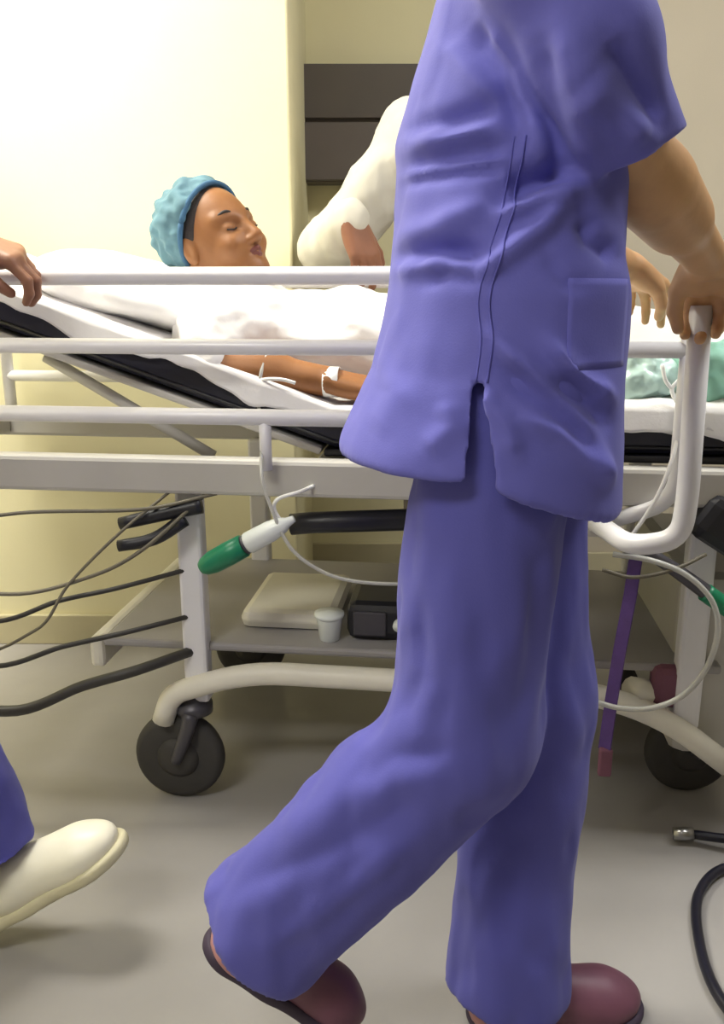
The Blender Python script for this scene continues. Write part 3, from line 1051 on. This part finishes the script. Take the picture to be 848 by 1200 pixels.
def on_surface(pts2, me, push=.0012, n=8):
    """drop a line drawn in (x, z) onto the near side of a garment"""
    from mathutils.bvhtree import BVHTree
    bv = BVHTree.FromPolygons([v.co for v in me.vertices], [p.vertices for p in me.polygons])
    out = []
    for (x, _, z) in smooth_path([(x, 0, z) for x, z in pts2], n):
        hit = bv.ray_cast(Vector((x, 0, z)), Vector((0, 1, 0)))
        if hit[0]:
            out.append(tuple(hit[0] + Vector((0, -push, 0))))
    return out


tube('side_seam', on_surface(SEAM, tunic.data, .0), .0011, M['stitch'], tunic, 6)
tube('side_seam', on_surface([(x + .010, z) for x, z in SEAM], tunic.data, .0006), .0012, M['stitch'], tunic, 6)
# patch pocket on the front panel: a thin cloth patch following the tunic
from mathutils.bvhtree import BVHTree
tb = BVHTree.FromPolygons([v.co for v in tunic.data.vertices], [p.vertices for p in tunic.data.polygons])
bm = bmesh.new()
grid = []
for i in range(13):
    r_ = []
    for j in range(13):
        x, z = .195 + .070 * i / 12, .930 + .085 * j / 12
        hit = tb.ray_cast(Vector((x, .4, z)), Vector((0, 1, 0)))
        r_.append(bm.verts.new(hit[0] - hit[1] * .0007))
    grid.append(r_)
for i in range(12):
    for j in range(12):
        bm.faces.new((grid[i][j], grid[i + 1][j], grid[i + 1][j + 1], grid[i][j + 1]))
pk = bm_obj('pocket', bm, M['scrub'], tunic, True)
pk.modifiers.new('t', 'SOLIDIFY').thickness = .0012


def trouser_prims(hip, knee, ankle, r=(.105, .092, .080), hemk=1.0):
    hip, knee, ankle = V(*hip), V(*knee), V(*ankle)
    d = nrm(ankle - knee)
    end = ankle + d * .0
    return [grp([cap(hip, knee, r[0], r[1], .03), cap(knee, end + d * .10, r[1] * .97, r[2], .03), half(end + d * .035, d, .003),
                 cap(end - d * .10, end + d * .2, r[2] - .018, r[2] - .008, .003, 's')], .03)]


tr = trouser_prims(hipR + V(0, 0, 0), kneeR, ankR, (.090, .088, .090)) + trouser_prims(hipL, kneeL + V(-.01, 0, 0), ankL + V(0, 0, .0), (.092, .076, .086))
tr += [ell((.150, .99, .90), (.100, .135, .11), None, .04)]
TR = [([(.10, .75), (.11, .62), (.10, .52)], .004, .012), ([(.17, .76), (.19, .64), (.18, .54)], -.004, .012), ([(.06, .70), (.07, .60), (.03, .53)], -.004, .01),
      ([(.20, .74), (.215, .63), (.20, .54)], .004, .009), ([(.10, .53), (.04, .50), (.0, .46)], -.006, .010), ([(.08, .50), (-.02, .45), (-.12, .37)], .006, .012),
      ([(.05, .45), (-.05, .38), (-.16, .30)], -.006, .010), ([(.06, .42), (-.02, .34), (-.12, .25)], .006, .010)]


def trouser_post(v, q):
    v = fold(v, q, TR)
    v = crumple(v, q, .010, 8, (1.2, 1.2, .55), 6.1, 3)
    return v


sdf_obj('trousers', tr, .0055, M['scrub_trouser'], nurse, post=trouser_post, it=3)
shoe('shoe', nurse, ankR + V(-.004, 0, -.012), math.radians(3), math.radians(38), M['shoe_maroon'], M['sole_dark'], .25, M['shoe_pink'])
shoe('shoe', nurse, (.205, 1.0, .083), math.radians(2), 0, M['shoe_maroon'], M['sole_dark'], .255, M['shoe_pink'])

# ------------------------------------------------------------------ clinician in a white coat on the far side
c_sh, c_el, c_wr = V(.135, 2.38, 1.40), V(-.075, 2.36, 1.12), V(-.030, 2.14, 1.168)
c_sh2, c_el2, c_wr2 = V(.47, 2.42, 1.40), V(.52, 2.30, 1.13), V(.34, 2.12, 1.06)
cb = [ell((.30, 2.42, 1.25), (.17, .11, .17), None, .05), cap((.30, 2.42, 1.25), (.30, 2.44, .95), .12, .13, .06), cap(c_sh, c_sh2, .055, .055, .04),
      cap((.30, 2.42, 1.42), (.29, 2.38, 1.52), .058, .055, .03), cap(c_sh, c_el, .05, .042, .03), cap(c_sh2, c_el2, .05, .042, .03),
      cap(c_el2, c_wr2, .042, .028, .02)]
cb += leg_prims((.21, 2.45, .9), (.20, 2.43, .5), (.20, 2.46, .1)) + leg_prims((.39, 2.45, .9), (.40, 2.43, .5), (.40, 2.46, .1))
cb += [cap((.20, 2.46, .08), (.19, 2.34, .045), .034, .028, .03), cap((.40, 2.46, .08), (.42, 2.34, .045), .034, .028, .03)]
CH, cP, cax = head_prims((.285, 2.37, 1.615), (-.25, -.9, -.35), (0, -.1, 1))
fa = [cap(c_el, c_wr, .042, .028, .02)]
fa += hand_prims(c_wr + V(.006, -.01, .0), (.36, -.10, -.93), (-.35, .55, -.2), True, [(12, 25, 18), (16, 28, 20), (22, 30, 20), (28, 32, 22)], s=1.05)
fb = hand_prims(c_wr2, (-.7, -.6, -.3), (0, 0, -1), False)
clin = sdf_multi('clinician', [(cb, .01, None, None), (CH, .005, None, None), (fa, .0035, None, None), (fb, .004, None, None)], M['skin_brown'])
tag(clin, 'person in white coat leaning over the far side of the stretcher', 'person')
crow = [(.62, .30, 2.44, .24, .16), (.9, .30, 2.44, .22, .155), (1.15, .30, 2.425, .19, .14), (1.30, .30, 2.42, .18, .13), (1.40, .30, 2.42, .12, .10), (1.45, .295, 2.41, .07, .07)]
cf, clo, chi = profile_fn(crow, 0, 2.3)
coat = [fn(cf, clo, chi, .03), cap(c_sh, c_sh2, .072, .072, .06), cap(c_sh, c_el, .085, .078, .05), cap(c_el + V(-.01, 0, -.01), c_wr + V(0, .008, .004), .078, .047, .05),
        cap(c_sh2, c_el2, .085, .075, .05), cap(c_el2, c_el2 * .3 + c_wr2 * .7, .075, .055, .05),
        cap((.295, 2.41, 1.43), (.29, 2.37, 1.56), .06, .07, .006, 's')]
sdf_obj('white_coat', coat, .008, M['coat'], clin, post=lambda v, q: crumple(v, q, .011, 7, (1.3, 1.3, .8), 2.2, 4))
ct = [grp([cap((.21, 2.45, .9), (.20, 2.44, .5), .10, .08, .03), cap((.20, 2.44, .5), (.20, 2.46, .08), .08, .07, .03)], .02),
      grp([cap((.39, 2.45, .9), (.40, 2.44, .5), .10, .08, .03), cap((.40, 2.44, .5), (.40, 2.46, .08), .08, .07, .03)], .02), half((0, 0, .06), (0, 0, -1), .004)]
sdf_obj('trousers', ct, .010, M['dark_cloth'], clin)
sdf_obj('hair', [ell(cP(-.02, .034), (.104, .084, .094), cax, .01), half(cP(.045, .03), np.array(cax[0]) * .8 - np.array(cax[2]) * .6, .01)], .007, M['hair'], clin)
shoe('shoe', clin, (.20, 2.46, .085), math.radians(-95), 0, M['sole_dark'], M['sole_dark'])
shoe('shoe', clin, (.40, 2.46, .085), math.radians(-83), 0, M['sole_dark'], M['sole_dark'])

# ------------------------------------------------------------------ second scrubs wearer striding at the head end
s_sh, s_el, s_wr = V(-.98, 1.24, 1.33), V(-.86, 1.36, 1.12), V(-.655, 1.47, 1.085)
s_sh2, s_el2, s_wr2 = V(-1.0, .93, 1.33), V(-1.12, .92, 1.07), V(-1.02, .88, .84)
sb = [ell((-1.0, 1.09, 1.20), (.08, .10, .13), None, .03), cap((-1.0, 1.09, 1.20), (-1.0, 1.09, .92), .085, .09, .03), cap(s_sh, s_sh2, .042, .042, .03),
      cap((-1.0, 1.09, 1.36), (-.98, 1.09, 1.48), .06, .055, .04), cap(s_sh, s_el, .040, .042, .03), cap(s_sh2, s_el2, .040, .042, .03), cap(s_el2, s_wr2, .043, .028, .02)]
s_hr, s_kr, s_ar = V(-.97, 1.02, .88), V(-1.08, 1.02, .50), V(-1.32, 1.02, .22)
s_hl, s_kl, s_al = V(-.97, 1.16, .88), V(-.715, 1.15, .55), V(-.590, 1.15, .172)
sb += leg_prims(s_hr, s_kr, s_ar) + leg_prims(s_hl, s_kl, s_al)
SH, sP, sax = head_prims((-.95, 1.09, 1.61), (.97, .2, -.1), (.1, 0, 1))
sf = [cap(s_el, s_wr, .043, .028, .02)]
sf += hand_prims(s_wr + V(.004, .0, 0), (.93, .02, -.30), (-.1, .3, -.95), False, [(30, 45, 28), (34, 48, 30), (38, 50, 30), (42, 52, 30)], thumb=[(.018, .022, .008), (.046, .040, .020), (.072, .044, .036), (.094, .036, .048)])
sg = hand_prims(s_wr2, (.1, 0, -1), (-.2, 1, 0), True)
stf = sdf_multi('porter', [(sb, .01, None, None), (SH, .006, None, None), (sf, .003, None, None), (sg, .004, None, None)], M['skin_deep'])
tag(stf, 'person in blue scrubs and white clogs striding at the head end of the stretcher', 'person')
srow = [(.76, -1.0, 1.09, .15, .185), (.92, -1.0, 1.09, .14, .18), (1.08, -1.0, 1.09, .13, .17), (1.24, -1.0, 1.09, .115, .18), (1.34, -1.0, 1.09, .085, .15), (1.41, -.99, 1.09, .06, .075)]
sfn, slo, shi = profile_fn(srow, 0, 2.3)
sdf_obj('tunic', [fn(sfn, slo, shi, .03), cap(s_sh, s_sh2, .068, .068, .05), cap(s_sh, s_el * .8 + s_sh * .2, .078, .076, .03), cap(s_sh2, s_el2 * .8 + s_sh2 * .2, .078, .076, .03),
                  cap((-.99, 1.09, 1.40), (-.98, 1.09, 1.5), .062, .07, .006, 's')], .009, M['scrub'], stf, post=lambda v, q: crumple(v, q, .010, 7, seed=3.0, oct_=3))
str_ = trouser_prims(s_hr, s_kr, s_ar, (.105, .088, .078)) + trouser_prims(s_hl, s_kl, s_al + V(0, 0, .02), (.105, .086, .078)) + [ell((-.98, 1.09, .90), (.12, .155, .11), None, .05)]
sdf_obj('trousers', str_, .007, M['scrub_trouser'], stf, post=lambda v, q: crumple(v, q, .010, 8, (1.2, 1.2, .6), 9.0, 3))
sdf_obj('hair', [ell(sP(-.02, .034), (.104, .085, .094), sax, .01), half(sP(.045, .02), np.array(sax[0]) * .8 - np.array(sax[2]) * .6, .01)], .008, M['hair'], stf)
shoe('clog', stf, (-.598, 1.15, .130), math.radians(2), math.radians(-31), M['shoe_white'], M['sole'], .285)
shoe('clog', stf, (-1.325, 1.02, .20), math.radians(0), math.radians(45), M['shoe_white'], M['sole'], .285)


for person, pt in ((nurse, nP), (clin, cP), (stf, sP)):
    for sd in (-1, 1):
        tube('eyebrow', [tuple(pt(.085, .024, sd * .016)), tuple(pt(.082, .031, sd * .034)), tuple(pt(.068, .026, sd * .052))], lambda t: .0042 - .0018 * t, M['hair'], person, 8, 5)

# ------------------------------------------------------------------ loose things on and about the stretcher
def bedthing(o, *a):
    o.location, o.rotation_euler = BED, (0, 0, BRZ)
    return tag(o, *a)


oc = empty('oxygen_connector')
bedthing(oc, 'green and white oxygen connector dangling below the side rail', 'connector')
ax0, ax1 = V(-.290, -.02, .520), V(-.118, -.02, .618)
L_ = lambda t: tuple(ax0 + (ax1 - ax0) * t)
tube('green_body', [L_(0), L_(.04), L_(.12), L_(.3), L_(.46), L_(.47)], lambda t: (.012, .017, .021, .022, .021, .016)[min(5, int(t * 5 + .01))], M['green'], oc, 18)
tube('collar', [L_(.47), L_(.50)], .018, M['dark_metal'], oc, 18)
tube('white_barrel', [L_(.50), L_(.52), L_(.75), L_(.88), L_(.93), L_(1.0)], lambda t: (.018, .020, .019, .015, .009, .006)[min(5, int(t * 5 + .01))], M['clear_white'], oc, 18)
tube('hook', [(-.140, -.02, .610), (-.153, -.02, .635), (-.145, -.02, .653), (-.11, -.010, .664), (-.09, .024, .668)], .0035, M['tape'], oc, 8, 6)

bx = empty('pump_box', (0, 0, 0))
bedthing(bx, 'black pump box lying on the grey base tray', 'box')
box('case', (-.045, .115, .362), (.085, .26, .440), M['black_plastic'], bx, .018)
box('face_plate', (-.030, .107, .375), (.035, .117, .425), M['dark_metal'], bx, .003)
tube('knob', [(.060, .116, .40), (.060, .102, .40)], .012, M['clear_white'], bx, 14)
for o in bx.children: o.location.z = -.026
cu = empty('specimen_cup')
bedthing(cu, 'small clear cup beside the black pump box on the tray', 'cup')
bm = bmesh.new()
lathe(bm, [(.018, 0), (.020, .002), (.026, .045), (.028, .048), (.025, .048), (.018, .006), (.004, .005)], (-.078, .115, .336), 'z', 20)
bm_obj('cup_wall', bm, M['clear_white'], cu, True)
bm = bmesh.new()
lathe(bm, [(.029, 0), (.030, .004), (.029, .009), (.004, .010)], (-.078, .115, .3845), 'z', 20)
bm_obj('lid', bm, M['clear_white'], cu, True)

mint = [ell((.62, .135, .87), (.085, .045, .058), None, .02), ell((.685, .155, .86), (.07, .05, .05), None, .04)]
o = sdf_obj('drape_pack', mint, .004, M['mint'], None, post=lambda v, q: crumple(v, q, .020, 16, seed=1.0, oct_=3))
bedthing(o, 'crumpled mint green wrapped pack beside the push handle', 'pack')
clr = [ell((.475, .125, .862), (.055, .04, .050), None, .02), ell((.515, .13, .85), (.03, .035, .04), None, .03)]
o = sdf_obj('dressing_pack', clr, .004, M['teal_pack'], None, post=lambda v, q: crumple(v, q, .018, 18, seed=6.0, oct_=3))
bedthing(o, 'pale teal film dressing pack between the person and the push handle', 'pack')
o = tube('giving_set', [(.545, .07, .885), (.535, .06, .862), (.522, .055, .845), (.530, .05, .825), (.545, .04, .81), (.53, .01, .79), (.515, -.02, .74), (.495, -.03, .68), (.465, -.03, .62), (.44, -.028, .585)],
         .0036, M['tape'], None, 8, 7)
bedthing(o, 'white giving set tube running from the teal pack down past the mattress', 'tubing')
tube('branch', [(.522, .055, .845), (.510, .055, .86), (.503, .055, .885)], .0034, M['tape'], o, 8, 5)
tube('branch', [(.530, .05, .825), (.55, .05, .822), (.565, .05, .80)], .0034, M['tape'], o, 8, 5)

o = tube('oxygen_tube', [(.43, -.03, .575), (.49, -.05, .572), (.545, -.06, .552), (.588, -.065, .51), (.602, -.065, .455), (.592, -.06, .39), (.56, -.055, .335), (.51, -.05, .305), (.455, -.045, .30), (.41, -.04, .31)],
         .0048, M['tube'], None, 10, 8)
bedthing(o, 'clear oxygen tube hanging in a wide loop below the brake lever', 'tubing')
o = tube('lead', [(.41, -.055, .555), (.455, -.06, .545), (.50, -.06, .553), (.54, -.05, .565), (.58, -.03, .58)], .0035, M['cable_grey'], None, 8, 6)
bedthing(o, 'short grey lead crossing under the foot of the push handle', 'cable')

# monitoring leads drooping from the frame towards the head end
CAB = [
    ('thin grey monitor lead, uppermost under the beam at the head end', [(-.27, .03, .648), (-.40, .0, .622), (-.60, -.03, .618), (-.80, -.05, .60), (-.97, -.04, .645)], .0035, 'cable_grey'),
    ('thin grey monitor lead sagging just above the tray at the head end', [(-.29, .03, .647), (-.40, -.02, .55), (-.50, -.04, .50), (-.64, -.06, .47), (-.82, -.06, .50), (-.96, -.04, .645)], .0038, 'cable_grey'),
    ('dark monitor lead running along the far edge of the grey tray', [(-.345, .056, .49), (-.46, .0, .468), (-.56, -.03, .45), (-.70, -.05, .41), (-.90, -.05, .47), (-.99, -.03, .645)], .0048, 'cable_dark'),
    ('dark monitor lead crossing the end of the tray in a shallow curve', [(-.345, .056, .395), (-.44, -.03, .392), (-.55, -.05, .368), (-.70, -.07, .33), (-.90, -.06, .40), (-1.01, -.02, .645)], .0052, 'cable_dark'),
    ('thick dark hose, lowest of the lines hanging at the head end', [(-.345, .056, .322), (-.42, -.03, .318), (-.52, -.05, .290), (-.66, -.08, .245), (-.86, -.08, .30), (-1.02, -.02, .645)], .0105, 'cable_dark'),
    ('grey lead dropping steeply from the beam beside the black lever', [(-.36, .03, .648), (-.44, -.03, .58), (-.53, -.05, .49), (-.60, -.06, .40), (-.76, -.06, .37), (-1.0, -.03, .645)], .003, 'cable_grey'),
]
for lab, pts, r, mm in CAB:
    o = tube('monitor_cable', pts, r, M[mm], None, 8, 8)
    bedthing(o, lab, 'cable', 'leads hanging at the head end')

ho = tube('black_hose', [(.78, 1.30, .011), (.66, 1.32, .011), (.575, 1.25, .011), (.53, 1.13, .011), (.52, 1.02, .011), (.56, .92, .011), (.68, .86, .011), (.82, .88, .011), (.90, .98, .011), (.92, 1.10, .011), (.87, 1.22, .022), (.78, 1.33, .034), (.62, 1.40, .02)],
          .0085, M['hose'], None, 12, 10)
tag(ho, 'black hose coiled in a loop on the floor', 'hose')
tube('connector', [(.62, 1.40, .02), (.585, 1.405, .018)], .012, M['steel'], ho, 12)
